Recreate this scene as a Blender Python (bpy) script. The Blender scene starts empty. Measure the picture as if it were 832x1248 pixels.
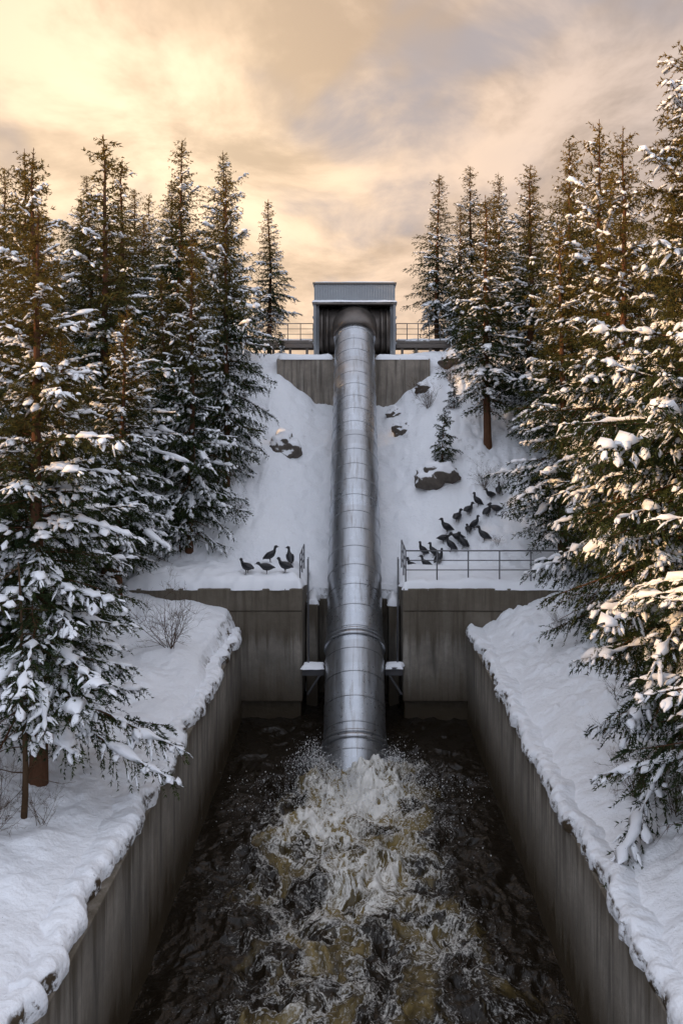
import bpy, bmesh, math
import numpy as np
from mathutils import Vector, Matrix, noise as mnoise

scene = bpy.context.scene
COL = scene.collection
CAMZ = 9.4
PIPE_Y0, PIPE_S, PIPE_R = 22.9, 0.889, 0.89

# ------------------------------------------------------------------ noise
_rt = np.random.default_rng(7).random((256, 256))
def vn(x, y, s=0):
    x = np.asarray(x, float) + s * 17.37; y = np.asarray(y, float) + s * 9.71
    xi = np.floor(x).astype(int); yi = np.floor(y).astype(int)
    fx = x - xi; fy = y - yi
    fx = fx * fx * fx * (fx * (fx * 6 - 15) + 10); fy = fy * fy * fy * (fy * (fy * 6 - 15) + 10)
    a = _rt[xi % 256, yi % 256]; b = _rt[(xi + 1) % 256, yi % 256]
    c = _rt[xi % 256, (yi + 1) % 256]; d = _rt[(xi + 1) % 256, (yi + 1) % 256]
    return (a * (1 - fx) + b * fx) * (1 - fy) + (c * (1 - fx) + d * fx) * fy
def fbm(x, y, o=4, s=0):
    t = 0; a = .5; n = 0
    for i in range(o):
        t = t + a * vn(x * 2 ** i, y * 2 ** i, s + i * 3); n += a; a *= .5
    return t / n
def sst(a, b, x):
    t = np.clip((x - a) / (b - a), 0, 1); return t * t * (3 - 2 * t)

# ------------------------------------------------------------------ mesh helpers
def mesh_from(name, V, groups, mats):
    me = bpy.data.meshes.new(name)
    V = np.asarray(V, np.float32)
    me.vertices.add(len(V)); me.vertices.foreach_set("co", V.ravel())
    loops = np.concatenate([g[0].ravel() for g in groups]).astype(np.int32)
    tot = np.concatenate([np.full(len(g[0]), g[0].shape[1]) for g in groups]).astype(np.int32)
    st = np.concatenate([[0], np.cumsum(tot)[:-1]]).astype(np.int32)
    mi = np.concatenate([np.full(len(g[0]), g[1]) for g in groups]).astype(np.int32)
    sm = np.concatenate([np.full(len(g[0]), g[2]) for g in groups]).astype(bool)
    me.loops.add(len(loops)); me.loops.foreach_set("vertex_index", loops)
    me.polygons.add(len(tot)); me.polygons.foreach_set("loop_start", st)
    try: me.polygons.foreach_set("loop_total", tot)
    except Exception: pass
    me.polygons.foreach_set("material_index", mi); me.polygons.foreach_set("use_smooth", sm)
    for m in mats: me.materials.append(m)
    me.update(calc_edges=True); me.validate()
    return me
def add(name, me, loc=(0, 0, 0), parent=None):
    o = bpy.data.objects.new(name, me); COL.objects.link(o); o.location = loc
    if parent: o.parent = parent
    return o
def empty(name, loc=(0, 0, 0)):
    o = bpy.data.objects.new(name, None); COL.objects.link(o); o.location = loc
    o.empty_display_size = .3
    return o

class MB:
    def __init__(s): s.v = []; s.f = []; s.m = []; s.sm = []
    def box(s, x0, x1, y0, y1, z0, z1, m=0):
        b = len(s.v)
        s.v += [(x0,y0,z0),(x1,y0,z0),(x1,y1,z0),(x0,y1,z0),(x0,y0,z1),(x1,y0,z1),(x1,y1,z1),(x0,y1,z1)]
        for q in [(0,3,2,1),(4,5,6,7),(0,1,5,4),(1,2,6,5),(2,3,7,6),(3,0,4,7)]:
            s.f.append(tuple(b + i for i in q)); s.m.append(m); s.sm.append(False)
    def tube(s, P, R, n=8, m=0, cap=True, smooth=True):
        P = [Vector(p) for p in P]
        if not hasattr(R, '__len__'): R = [R] * len(P)
        b = len(s.v); up = None
        for i, p in enumerate(P):
            t = (P[min(i + 1, len(P) - 1)] - P[max(i - 1, 0)]).normalized()
            if up is None:
                up = Vector((0, 0, 1)) if abs(t.z) < .9 else Vector((1, 0, 0))
            a = t.cross(up).normalized(); c = a.cross(t).normalized(); up = c
            for k in range(n):
                th = 2 * math.pi * k / n
                s.v.append(tuple(p + (a * math.cos(th) + c * math.sin(th)) * R[i]))
        for i in range(len(P) - 1):
            for k in range(n):
                k2 = (k + 1) % n
                s.f.append((b + i*n + k, b + (i+1)*n + k, b + (i+1)*n + k2, b + i*n + k2)); s.m.append(m); s.sm.append(smooth)
        if cap:
            s.f.append(tuple(b + k for k in range(n))); s.m.append(m); s.sm.append(False)
            e = b + (len(P) - 1) * n
            s.f.append(tuple(e + n - 1 - k for k in range(n))); s.m.append(m); s.sm.append(False)
    def poly(s, pts, m=0):
        b = len(s.v); s.v += [tuple(p) for p in pts]; s.f.append(tuple(range(b, b + len(pts)))); s.m.append(m); s.sm.append(False)
    def build(s, name, mats, bevel=0, parent=None):
        me = bpy.data.meshes.new(name); me.from_pydata(s.v, [], s.f)
        for m in mats: me.materials.append(m)
        me.polygons.foreach_set("material_index", s.m); me.polygons.foreach_set("use_smooth", s.sm); me.update()
        o = add(name, me, parent=parent)
        if bevel:
            bv = o.modifiers.new("b", 'BEVEL'); bv.width = bevel; bv.segments = 2; bv.limit_method = 'ANGLE'; bv.angle_limit = math.radians(50)
        return o

# ------------------------------------------------------------------ material helpers
class NT:
    def __init__(s, nt): s.nt = nt; s.n = nt.nodes; s.l = nt.links
    def node(s, t, **kw):
        n = s.n.new(t)
        for k, v in kw.items(): setattr(n, k, v)
        return n
    def put(s, sock, v):
        if isinstance(v, bpy.types.NodeSocket): s.l.new(v, sock)
        elif v is not None:
            if hasattr(v, '__len__') and len(v) == 3 and sock.type == 'RGBA': v = (*v, 1)
            sock.default_value = v
    def math(s, op, a, b=None, c=None, clamp=False):
        n = s.node('ShaderNodeMath', operation=op); n.use_clamp = clamp
        s.put(n.inputs[0], a)
        if b is not None: s.put(n.inputs[1], b)
        if c is not None: s.put(n.inputs[2], c)
        return n.outputs[0]
    def vmath(s, op, a, b=None, out=0):
        n = s.node('ShaderNodeVectorMath', operation=op); s.put(n.inputs[0], a)
        if b is not None: s.put(n.inputs[1], b)
        return n.outputs[out]
    def scale(s, a, f):
        n = s.node('ShaderNodeVectorMath', operation='SCALE'); s.put(n.inputs[0], a); s.put(n.inputs[3], f); return n.outputs[0]
    def noise(s, vec, scale, detail=5, rough=.55, dist=0):
        n = s.node('ShaderNodeTexNoise'); s.put(n.inputs['Vector'], vec)
        n.inputs['Scale'].default_value = scale; n.inputs['Detail'].default_value = detail
        n.inputs['Roughness'].default_value = rough; n.inputs['Distortion'].default_value = dist
        return n.outputs['Fac']
    def mix(s, f, a, b, bt='MIX'):
        n = s.node('ShaderNodeMix', data_type='RGBA', blend_type=bt)
        s.put(n.inputs[0], f); s.put(n.inputs[6], a); s.put(n.inputs[7], b); return n.outputs[2]
    def rng(s, v, a, b, c=0., d=1., smooth=False):
        n = s.node('ShaderNodeMapRange'); n.interpolation_type = 'SMOOTHSTEP' if smooth else 'LINEAR'
        for i, q in enumerate((v, a, b, c, d)): s.put(n.inputs[i], q)
        return n.outputs[0]
    def mapping(s, vec, sc=(1, 1, 1), loc=(0, 0, 0)):
        n = s.node('ShaderNodeMapping'); s.put(n.inputs[0], vec); n.inputs['Scale'].default_value = sc; n.inputs['Location'].default_value = loc
        return n.outputs[0]
    def bump(s, h, strength=.3, dist=.02, nrm=None):
        n = s.node('ShaderNodeBump'); s.put(n.inputs['Height'], h); n.inputs['Strength'].default_value = strength
        n.inputs['Distance'].default_value = dist
        if nrm is not None: s.put(n.inputs['Normal'], nrm)
        return n.outputs[0]
def mat(name):
    m = bpy.data.materials.new(name); m.use_nodes = True
    t = NT(m.node_tree); b = t.n['Principled BSDF']
    return m, t, b
def pos(t): return t.node('ShaderNodeNewGeometry').outputs['Position']
def nrmz(t):
    g = t.node('ShaderNodeNewGeometry'); x = t.node('ShaderNodeSeparateXYZ'); t.l.new(g.outputs['Normal'], x.inputs[0]); return x.outputs[2]

# snow ---------------------------------------------------------------
def mk_snow(name, dirt):
    m, t, b = mat(name); p = pos(t)
    big = t.noise(p, .5, 1)
    c = t.mix(big, (.83, .85, .89), (.89, .90, .92))
    if dirt:
        fine = t.noise(p, 9, 4, .6); mid = t.noise(p, 2.2, 4, .55)
        nz = nrmz(t)
        steep = t.rng(nz, .62, .35, 0, 1)
        dn = t.rng(t.noise(p, 3.5, 5, .7), .50, .58)
        msk = t.math('MULTIPLY', steep, dn)
        lit = t.rng(t.noise(p, 26, 2, .6), .68, .74)
        area = t.rng(mid, .52, .62)
        msk2 = t.math('MULTIPLY', t.math('MULTIPLY', lit, area), .6)
        msk = t.math('MAXIMUM', msk, msk2)
        c = t.mix(msk, c, (.075, .055, .035))
        h = t.math('ADD', mid, t.math('MULTIPLY', fine, .45))
        t.put(b.inputs['Normal'], t.bump(h, .8, .10))
    t.put(b.inputs['Base Color'], c)
    b.inputs['Roughness'].default_value = .55; b.inputs['Specular IOR Level'].default_value = .2 if dirt else 0
    return m
M_SNOW = mk_snow("snow", False); M_GROUND = mk_snow("snow_ground", True)

# concrete ------------------------------------------------------------
def mk_conc(name, base, wet=True, scale=1.0):
    m, t, b = mat(name); p = pos(t)
    n1 = t.noise(p, .8, 5, .6); n2 = t.noise(p, 7, 6, .65)
    streak = t.noise(t.mapping(p, (2.6, 2.6, .16)), 1.6, 6, .65)
    c = t.mix(t.rng(n1, .3, .7), tuple(x * .6 for x in base), tuple(x * 1.3 for x in base))
    c = t.mix(t.math('MULTIPLY', t.rng(streak, .48, .64), .88), c, tuple(x * .28 for x in base))
    lt = t.noise(t.mapping(p, (3.5, 3.5, .25), (4, 2, 1)), 1.3, 5, .6)
    c = t.mix(t.math('MULTIPLY', t.rng(lt, .56, .68), .6), c, (.43, .40, .35))
    c = t.mix(t.math('MULTIPLY', t.rng(n2, .35, .7), .45), c, tuple(x * .55 for x in base))
    rough = .85
    if wet:
        sx = t.node('ShaderNodeSeparateXYZ'); t.put(sx.inputs[0], p)
        z = t.math('ADD', sx.outputs[2], t.math('MULTIPLY', t.math('SUBTRACT', streak, .5), 2.2))
        w = t.rng(z, 1.0, .35, 0, 1, True)
        c = t.mix(t.math('MULTIPLY', w, .95), c, (.015, .012, .008))
        w2 = t.math('MULTIPLY', t.rng(z, 1.9, .8, 0, 1, True), .72)
        c = t.mix(w2, c, (.07, .050, .027))
        w3 = t.math('MULTIPLY', t.rng(t.math('ADD', sx.outputs[2], t.math('MULTIPLY', streak, 1.6)), 3.0, 3.6, 0, 1, True), .65)
        c = t.mix(w3, c, (.085, .063, .036))
        rough = t.rng(w, 0, 1, .85, .35)
    t.put(b.inputs['Base Color'], c); t.put(b.inputs['Roughness'], rough)
    t.put(b.inputs['Normal'], t.bump(t.math('ADD', n2, t.math('MULTIPLY', t.noise(p, 40, 3), .3)), .6, .025))
    return m
M_CONC = mk_conc("weathered_concrete", (.29, .26, .22))
M_CONC2 = mk_conc("dry_concrete", (.29, .25, .205), False)
M_JOINT = mk_conc("joint_dark", (.05, .045, .04), False)

# metal --------------------------------------------------------------
def mk_pipe():
    m, t, b = mat("galvanised_steel"); p = pos(t)
    sx = t.node('ShaderNodeSeparateXYZ'); t.put(sx.inputs[0], p)
    L = math.hypot(1, PIPE_S)
    al = t.math('ADD', t.math('MULTIPLY', sx.outputs[1], 1 / L), t.math('MULTIPLY', sx.outputs[2], PIPE_S / L))
    seg = t.math('FLOOR', t.math('MULTIPLY', al, 1 / 0.78))
    wn = t.node('ShaderNodeTexWhiteNoise', noise_dimensions='1D'); t.put(wn.inputs['W'], seg)
    n1 = t.noise(p, 1.4, 7, .65); n2 = t.noise(p, 9, 6, .7)
    st = t.noise(t.mapping(p, (6, .5, .5)), 1.5, 6, .65)
    c = t.mix(n1, (.36, .39, .43), (.60, .62, .65))
    c = t.mix(t.math('MULTIPLY', wn.outputs['Value'], .45), c, (.34, .33, .33))
    c = t.mix(t.math('MULTIPLY', t.rng(st, .5, .70), .6), c, (.18, .155, .13))
    t.put(b.inputs['Base Color'], c); b.inputs['Metallic'].default_value = .92
    r = t.math('ADD', t.rng(n2, .3, .7, .20, .40), t.math('MULTIPLY', wn.outputs['Value'], .08))
    t.put(b.inputs['Roughness'], r)
    t.put(b.inputs['Normal'], t.bump(t.math('ADD', t.math('MULTIPLY', n2, .4), t.noise(p, 2.2, 3)), .22, .03))
    return m
M_PIPE = mk_pipe()
def mk_metal(name, col, rough=.5, metal=.6):
    m, t, b = mat(name); p = pos(t); n1 = t.noise(p, 3, 6, .65)
    t.put(b.inputs['Base Color'], t.mix(n1, tuple(x * .6 for x in col), tuple(x * 1.35 for x in col)))
    b.inputs['Metallic'].default_value = metal; t.put(b.inputs['Roughness'], t.rng(n1, .3, .7, rough - .1, rough + .15))
    t.put(b.inputs['Normal'], t.bump(n1, .15, .02))
    return m
M_RAIL = mk_metal("rail_steel", (.16, .16, .17), .5)
M_PANEL = mk_metal("cladding_steel", (.36, .38, .40), .5, .4)
M_DARKM = mk_metal("dark_steel", (.16, .14, .125), .38, .75)

# tree materials --------------------------------------------------------
def mk_needles():
    m, t, b = mat("spruce_needles"); p = pos(t)
    oi = t.node('ShaderNodeObjectInfo')
    n = t.noise(p, 1.6, 2, .6)
    c = t.mix(t.rng(n, .35, .65), (.018, .030, .015), (.054, .066, .024))
    c = t.mix(t.math('MULTIPLY', oi.outputs['Random'], .35), c, (.024, .036, .020))
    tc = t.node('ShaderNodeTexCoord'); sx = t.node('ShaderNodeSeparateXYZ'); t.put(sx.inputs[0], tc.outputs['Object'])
    c = t.mix(t.rng(sx.outputs[2], 5.0, 9.6, 0, .7), c, (.21, .13, .03))  # golden sunlight on the upper crown put into the needle colour by height
    t.put(b.inputs['Base Color'], c); b.inputs['Roughness'].default_value = .6; b.inputs['Specular IOR Level'].default_value = 0
    return m
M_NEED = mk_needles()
def mk_bark(name, a, bb):
    m, t, b = mat(name); p = pos(t); n = t.noise(t.mapping(p, (1, 1, .3)), 22, 4, .7)
    t.put(b.inputs['Base Color'], t.mix(n, a, bb)); b.inputs['Roughness'].default_value = .9; b.inputs['Specular IOR Level'].default_value = 0
    t.put(b.inputs['Normal'], t.bump(n, .8, .02)); return m
M_BARK = mk_bark("spruce_bark", (.05, .026, .016), (.17, .085, .05))
M_TWIG = mk_bark("twig_bark", (.05, .032, .02), (.12, .075, .045))

# ------------------------------------------------------------------ terrain
XE = 3.62
ZT = 2.7
def H(x, y, s=None):
    x = np.asarray(x, float); y = np.asarray(y, float)
    ax = np.abs(x) if s is None else s
    R = x > 0
    d = np.maximum(ax - 3.9, 0)
    left = 2.98 + .15 * d + .3 * sst(6, 14, ax) * 2 + .45 * sst(17, 25, y)
    right = 3.0 + .40 * np.minimum(d, 5) + .12 * np.maximum(d - 5, 0)
    bank = np.where(R, right, left)
    bank = np.where(ax > 14, bank + .05 * (ax - 14), bank); bank = np.minimum(bank, 8)
    bank = bank + np.where(R, 0, 9 * sst(22, 46, ax))  # unseen ridge added far left to block the low sun
    yy = np.maximum(y, 28.)
    hill = 4.05 + .81 * np.clip(yy - 28, 0, 10.2) - .0 + .015 * np.clip(y - 38.2, 0, 60)
    hill = hill + .35 * sst(3.5, 8, ax) + .9 * (fbm(x * .3, y * .3, 4, 5) - .5) * sst(1.5, 4, ax) * sst(28, 30, y)
    hill = hill + np.where(R, 0, 6 * sst(22, 46, ax) * (1 - sst(34, 60, y)))  # the added sun-blocking ridge carried along beside the hill
    tr = (.5 + .10 * np.clip(y - 28, 0, 10)) * (1 - sst(1.3, 3.6, ax)) * (1 - sst(37.25, 37.6, y))
    hill = hill - tr
    hill = hill + (np.abs(fbm(x * 1.6, y * 1.0, 4, 31) - .5) * .55 - .08) * sst(28.3, 29.5, y) * (1 - sst(37.5, 39, y)) * (.45 + .55 * sst(3.6, 1.6, ax))
    z = bank + (hill - bank) * sst(25.3, 28.2, y)
    lump = (fbm(x * .9, y * .9, 5, 1) - .5) * .42 + (fbm(x * .3, y * .3, 3, 2) - .5) * .5
    damp = sst(3.5, 5.2, ax) * .75 + .25
    damp = np.where(y > 28.3, .9, damp)
    clod = np.abs(fbm(x * 2.3, y * 2.3, 4, 9) - .5) * .46 * sst(3.75, 4.6, ax)
    z = z + lump * damp + clod * (.45 + .75 * R)
    lip = np.sqrt(np.clip((ax - XE) / .30, 0, 1))
    nearw = (y < 25.6)
    low = ZT - .12
    z = np.where(nearw, low + (z - low) * lip, z)
    z = np.where((y < 26.3) & (ax <= XE - .001), -1.5, z)
    z = np.where((y < 28.05) & (ax < 1.75), -1.5, z)
    return z
def Hs(x, y): return float(H(np.array([x]), np.array([y]))[0])

def grow(a, st, end, f=1.25):
    r = []
    while a < end: a += st; st *= f; r.append(a)
    return r
sx = list(np.arange(0, 3.5, .1)) + [3.5, 3.58, 3.6195, 3.622, 3.64, 3.67, 3.71, 3.76, 3.81, 3.86, 3.92] + list(np.arange(4.0, 8.5, .07)) + list(np.arange(8.5, 15, .15))
sx += grow(15, .3, 500, 1.15)
sxa = np.array(sx)
sfull = np.concatenate([-sxa[::-1], sxa[1:]])
ys = [-a for a in grow(-6, .5, 300, 1.15)][::-1] + list(np.arange(6, 28.3, .07)) + list(np.arange(28.3, 39, .09)) + grow(39, .15, 600, 1.12)
ys = np.array(ys)
S, Y = np.meshgrid(sfull, ys)
sa = np.abs(S); sg = np.sign(S)
off = (fbm(Y * .55 + 40 * sg, Y * 0, 4, 11) - .46) * .55 + (fbm(Y * 2.6 + 13 * sg, Y * 0, 3, 12) - .5) * .25
off = np.clip(off, -.04, .16) * (Y < 25.6)
win = sst(3.3, 3.6, sa) * (1 - sst(3.75, 5.0, sa))
X = sg * (sa + off * win)
Z = H(X, Y, sa)
V = np.stack([X, Y, Z], -1).reshape(-1, 3)
ny, nx = X.shape
i = np.arange(ny - 1)[:, None] * nx + np.arange(nx - 1)[None]
F = np.stack([i, i + 1, i + nx + 1, i + nx], -1).reshape(-1, 4)
add("snowy_ground", mesh_from("snowy_ground", V, [(F, 0, True)], [M_GROUND]))

# ------------------------------------------------------------------ snow slab helper
def snow_slab(name, x0, x1, y0, y1, z, th, seed=0, step=.07, parent=None, over=.04):
    nx = max(4, int((x1 - x0) / step)); ny = max(4, int((y1 - y0) / step))
    u = np.linspace(0, 1, nx + 1); v = np.linspace(0, 1, ny + 1)
    U, W = np.meshgrid(u, v)
    X = x0 + (x1 - x0) * U; Y = y0 + (y1 - y0) * W
    e = np.minimum(np.minimum(X - x0, x1 - X), np.minimum(Y - y0, y1 - Y))
    n = fbm(X * 1.3 + seed * 5, Y * 1.3, 4, seed); n2 = fbm(X * 4 + seed, Y * 4, 3, seed + 3)
    prof = np.sqrt(np.clip(e / (th * .9), 0, 1))
    Zt = z + .004 + th * (.5 + .9 * n) * (prof * .9 + .1 * (e > 0)) * (.85 + .3 * n2)
    wob = (fbm(X * 3 + seed, Y * 3, 3, seed + 8) - .45) * .22 + over
    rim = np.clip(1 - e / .12, 0, 1)
    dx = np.where(X - x0 < x1 - X, -1, 1) * ((np.minimum(X - x0, x1 - X)) <= (np.minimum(Y - y0, y1 - Y)))
    dy = np.where(Y - y0 < y1 - Y, -1, 1) * ((np.minimum(X - x0, x1 - X)) > (np.minimum(Y - y0, y1 - Y)))
    X = X + dx * wob * rim; Y = Y + dy * wob * rim
    Zt = Zt - .05 * (e <= 0)
    V = np.stack([X, Y, Zt], -1).reshape(-1, 3); m = nx + 1
    i = np.arange(ny)[:, None] * m + np.arange(nx)[None]
    F = np.stack([i, i + 1, i + m + 1, i + m], -1).reshape(-1, 4)
    return add(name, mesh_from(name, V, [(F, 0, True)], [M_SNOW]), parent=parent)

# ------------------------------------------------------------------ channel walls
for sg_, nm in ((-1, "channel_wall"), (1, "channel_wall")):
    e = empty(nm)
    mb = MB(); y = -14.0
    while y < 25.4:
        y2 = min(y + 3.0, 25.47)
        a, b_ = (3.5, 3.95)
        xs = (a, b_) if sg_ > 0 else (-b_, -a)
        mb.box(xs[0], xs[1], y, y2 - .022, -1.5, ZT)
        y = y + 3.0
    mb.build("wall_panels", [M_CONC], .018, e)
    mb = MB(); xs = (3.53, 3.93) if sg_ > 0 else (-3.93, -3.53)
    mb.box(xs[0], xs[1], -14, 25.45, -1.49, ZT - .04); mb.build("wall_core", [M_JOINT], 0, e)
    yy = np.arange(-6, 25.46, .03); k = 15
    v = np.linspace(0, 1, k)
    o1 = (fbm(yy * .45 + 11 * sg_, yy * 0, 3, 81) - .5) * .42 + (fbm(yy * 2.2 + 5 * sg_, yy * 0, 3, 82) - .5) * .34 + (fbm(yy * 7 + 5 * sg_, yy * 0, 2, 83) - .5) * .08
    xi = 3.50 + np.clip(o1, -.11, .26)
    th = .20 + .22 * fbm(yy * 1.1 + 3 * sg_, yy * 0, 3, 84)
    VV, YY = np.meshgrid(v, yy)
    prof_x = np.where(VV < .5, .15 * (1 - np.cos(np.clip(VV * 2, 0, 1) * math.pi / 2)), .15 + (VV - .5) * 2 * .65)
    prof_z = np.where(VV < .5, np.sin(np.clip(VV * 2, 0, 1) * math.pi / 2), 1 - (VV - .5) * 1.1)
    lum = (fbm(YY * 5 + 3, VV * 4 + sg_, 3, 85) - .5) * .12
    Xc = xi[:, None] + prof_x - .04 * np.sin(VV * 2 * math.pi).clip(0, 1) + lum * .6
    Zc = ZT - .015 + th[:, None] * prof_z + lum * (VV > .05)
    Vc = np.stack([sg_ * Xc, YY, Zc], -1).reshape(-1, 3)
    i = np.arange(len(yy) - 1)[:, None] * k + np.arange(k - 1)[None]
    F = np.stack([i, i + 1, i + k + 1, i + k], -1).reshape(-1, 4)
    add("snow_cap", mesh_from("snow_cap", Vc, [(F, 0, True)], [M_GROUND]), parent=e)

# headwalls --------------------------------------------------------------
def headwall(x0, x1, seed):
    e = empty("concrete_headwall")
    mb = MB()
    mb.box(x0, x1, 25.5, 28.2, .60, 3.4)
    mb.box(x0 - .0, x1 + .0, 25.47, 28.22, 3.42, 4.12)
    mb.box(x0 + .05, x1 - .05, 25.7, 28.1, -1.5, .58)
    mb.box(x0 + .03, x1 - .03, 25.53, 28.17, 3.38, 3.44)
    mb.build("headwall_block", [M_CONC], .03, e)
    snow_slab("snow_cap", x0 + .0, x1 - .0, 25.5, 28.6, 4.12, .40 if x0 < 0 else .24, seed, .06, e)
    return e
headwall(-7.2, -1.62, 3); headwall(1.5, 6.6, 4)
mb = MB(); mb.box(-1.62, 1.5, 28.0, 28.3, -1.5, 3.25); mb.build("intake_back_wall", [M_CONC], .02)
for sgn in (-1, 1):
    e = empty("pipe_bracket")
    mb = MB(); xa, xb = (-1.6, -.93) if sgn < 0 else (.93, 1.48)
    mb.box(xa, xb, 25.05, 25.42, 1.72, 1.80)
    mb.box(xa, xb, 25.2, 25.32, 1.50, 1.715)
    mb.tube([(sgn * 1.45, 25.26, .9), (sgn * 1.0, 25.26, 1.6)], .04, 6)
    mb.build("bracket_beam", [M_RAIL], .01, e)
    snow_slab("bracket_snow", xa, xb, 25.02, 25.45, 1.80, .06, 6 + sgn, .04, e, .0)
    e = empty("inspection_ladder")
    mb = MB()
    x = sgn * (1.40 if sgn > 0 else 1.5)
    for o in (0, .34):
        mb.tube([(x - sgn * .08, 25.3 + o, 1.8), (x, 26.3 + o, 4.1), (x, 26.3 + o, 4.9)], .022, 6)
    for q in range(9):
        t_ = q / 9
        mb.tube([(x - sgn * .08 * (1 - t_), 25.3 + t_, 1.8 + 2.3 * t_), (x - sgn * .08 * (1 - t_), 25.64 + t_, 1.8 + 2.3 * t_)], .015, 5)
    mb.build("ladder_frame", [M_RAIL], 0, e)
    e = empty("concrete_pier")
    xa, xb = (-1.58, -1.2) if sgn < 0 else (1.12, 1.46)
    mb = MB(); mb.box(xa, xb, 26.9, 28.0, -1.4, 3.3); mb.build("pier_block", [M_CONC], .02, e)
    snow_slab("pier_snow", xa, xb, 26.9, 28.2, 3.3, .28, 16 + sgn, .05, e, .0)

# ------------------------------------------------------------------ penstock pipe
L = math.hypot(1, PIPE_S)
def pa(y, r=0): return (0, y, (y - PIPE_Y0) * PIPE_S)
e = empty("penstock_pipe")
N = 72
P = []; Rr = []
pitch = .78 / L
y = 21.0
mb = MB()
while y < 38.6:
    P += [pa(y), pa(y + pitch - .02)]; Rr += [PIPE_R, PIPE_R - .004]; y += pitch
mb.tube(P, Rr, N)
mb.build("pipe_shell", [M_PIPE], 0, e)
mb = MB(); y = 21.0
while y < 38.4:
    c = y - .012
    mb.tube([pa(c - .014), pa(c - .007), pa(c + .007), pa(c + .014)], [PIPE_R, PIPE_R + .014, PIPE_R + .014, PIPE_R], N)
    y += pitch
mb.build("weld_seams", [M_PIPE], 0, e)
mb = MB()
for c in (23.0, 25.45, 37.6):
    w = .05
    mb.tube([pa(c - w), pa(c - w + .003), pa(c + w - .003), pa(c + w)], [PIPE_R + .0, PIPE_R + .06, PIPE_R + .06, PIPE_R], N)
    mb.tube([pa(c + .08), pa(c + .083), pa(c + .14), pa(c + .143)], [PIPE_R, PIPE_R + .035, PIPE_R + .035, PIPE_R], N)
mb.build("flange_rings", [M_PIPE], 0, e)
mb = MB()
for c in (30.2, 33.4, 36.2):
    zc = (c - PIPE_Y0) * PIPE_S
    mb.box(-.7, .7, c - .25 + .5, c + .25 + .5, zc - 3, zc - .75)
mb.build("saddle_supports", [M_CONC2], .02, e)

# ------------------------------------------------------------------ anchor wall & gatehouse
e = empty("anchor_wall")
mb = MB(); mb.box(-3.5, -.0, 37.0, 37.8, 8.2, 12.1); mb.box(.02, 3.4, 37.0, 37.8, 8.2, 12.1); mb.box(-3.45, 3.35, 37.03, 37.77, 8.2, 12.05)
mb.build("anchor_block", [M_CONC2], .03, e)
snow_slab("anchor_snow", -3.5, -1.0, 37.0, 38.6, 12.1, .22, 31, .07, e); snow_slab("anchor_snow_b", 1.0, 3.4, 37.0, 38.6, 12.1, .22, 32, .07, e)

e = empty("gatehouse")
mb = MB()
mb.box(-1.95, 1.95, 37.95, 40.9, 12.0, 12.35); mb.build("base_slab", [M_CONC2], .02, e)
mb = MB()
n = 30
for k in range(n):
    x0 = -1.82 + 3.64 * k / n; w = 3.64 / n
    mb.box(x0 + .012, x0 + w * .55, 37.87, 37.92, 14.86, 15.58)
mb.box(-1.82, 1.82, 37.92, 40.6, 14.8, 15.6)
for k in range(20):
    y0 = 38.0 + 2.5 * k / 20
    for sx_ in (-1.87, 1.82): mb.box(sx_, sx_ + .05, y0, y0 + .07, 14.86, 15.58)
mb.build("corrugated_housing", [M_PANEL], 0, e)
mb = MB()
mb.box(-1.93, 1.93, 37.8, 40.75, 15.6, 15.68); mb.box(-1.95, 1.95, 37.78, 40.8, 14.66, 14.8)
mb.build("roof_trim", [M_DARKM], .01, e)
mb = MB()
for s_ in (-1, 1):
    x0, x1 = sorted((s_ * 1.78, s_ * 1.9))
    pts = [(37.85, 14.66), (38.25, 12.35), (40.6, 12.35), (40.6, 14.66)]
    A = [(x0, p, q) for p, q in pts]; B = [(x1, p, q) for p, q in pts]
    mb.poly(A); mb.poly(B[::-1])
    for i_ in range(4):
        j = (i_ + 1) % 4; mb.poly([A[i_], B[i_], B[j], A[j]])
    for z in (12.9, 13.5, 14.1):
        x0, x1 = sorted((s_ * 1.9, s_ * 1.96)); mb.box(x0, x1, 38.2, 40.5, z, z + .06)
    x0, x1 = sorted((s_ * 1.66, s_ * 1.78)); mb.box(x0, x1, 38.3, 38.45, 12.35, 14.66)
mb.box(-1.78, 1.78, 40.2, 40.3, 12.35, 14.66)
mb.build("side_cheeks", [M_PANEL], 0, e)
mb = MB()
mb.tube([(-1.64, 38.75, 13.5), (1.64, 38.75, 13.5)], 1.06, 48)
mb.tube([(0, 37.5, 13.1), (0, 37.66, 13.28), (0, 37.9, 13.42), (0, 38.5, 13.5)], [.93, 1.0, 1.1, 1.22], 48)
for x in (-1.5, -1.25, 1.25, 1.5): mb.tube([(x - .03, 38.75, 13.5), (x + .03, 38.75, 13.5)], 1.11, 48)
mb.build("intake_drum", [M_DARKM], 0, e)
snow_slab("roof_snow", -1.9, 1.9, 37.85, 40.7, 15.68, .05, 41, .1, e, 0)
snow_slab("ledge_snow", -1.93, 1.93, 37.74, 37.9, 14.8, .05, 42, .04, e, 0)

def railing(name, p0, p1, h, n, rails=3, r=.022, parent=None):
    mb = MB(); p0 = Vector(p0); p1 = Vector(p1)
    for k in range(n + 1):
        p = p0.lerp(p1, k / n); mb.tube([p - Vector((0, 0, .3)), p + Vector((0, 0, h))], r, 8)
    for k in range(rails):
        z = Vector((0, 0, h * (1 - k / rails * .95)))
        mb.tube([p0 + z, p1 + z], r * (1 if k == 0 else .75), 8)
    return mb.build(name, [M_RAIL], 0, parent)

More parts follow.
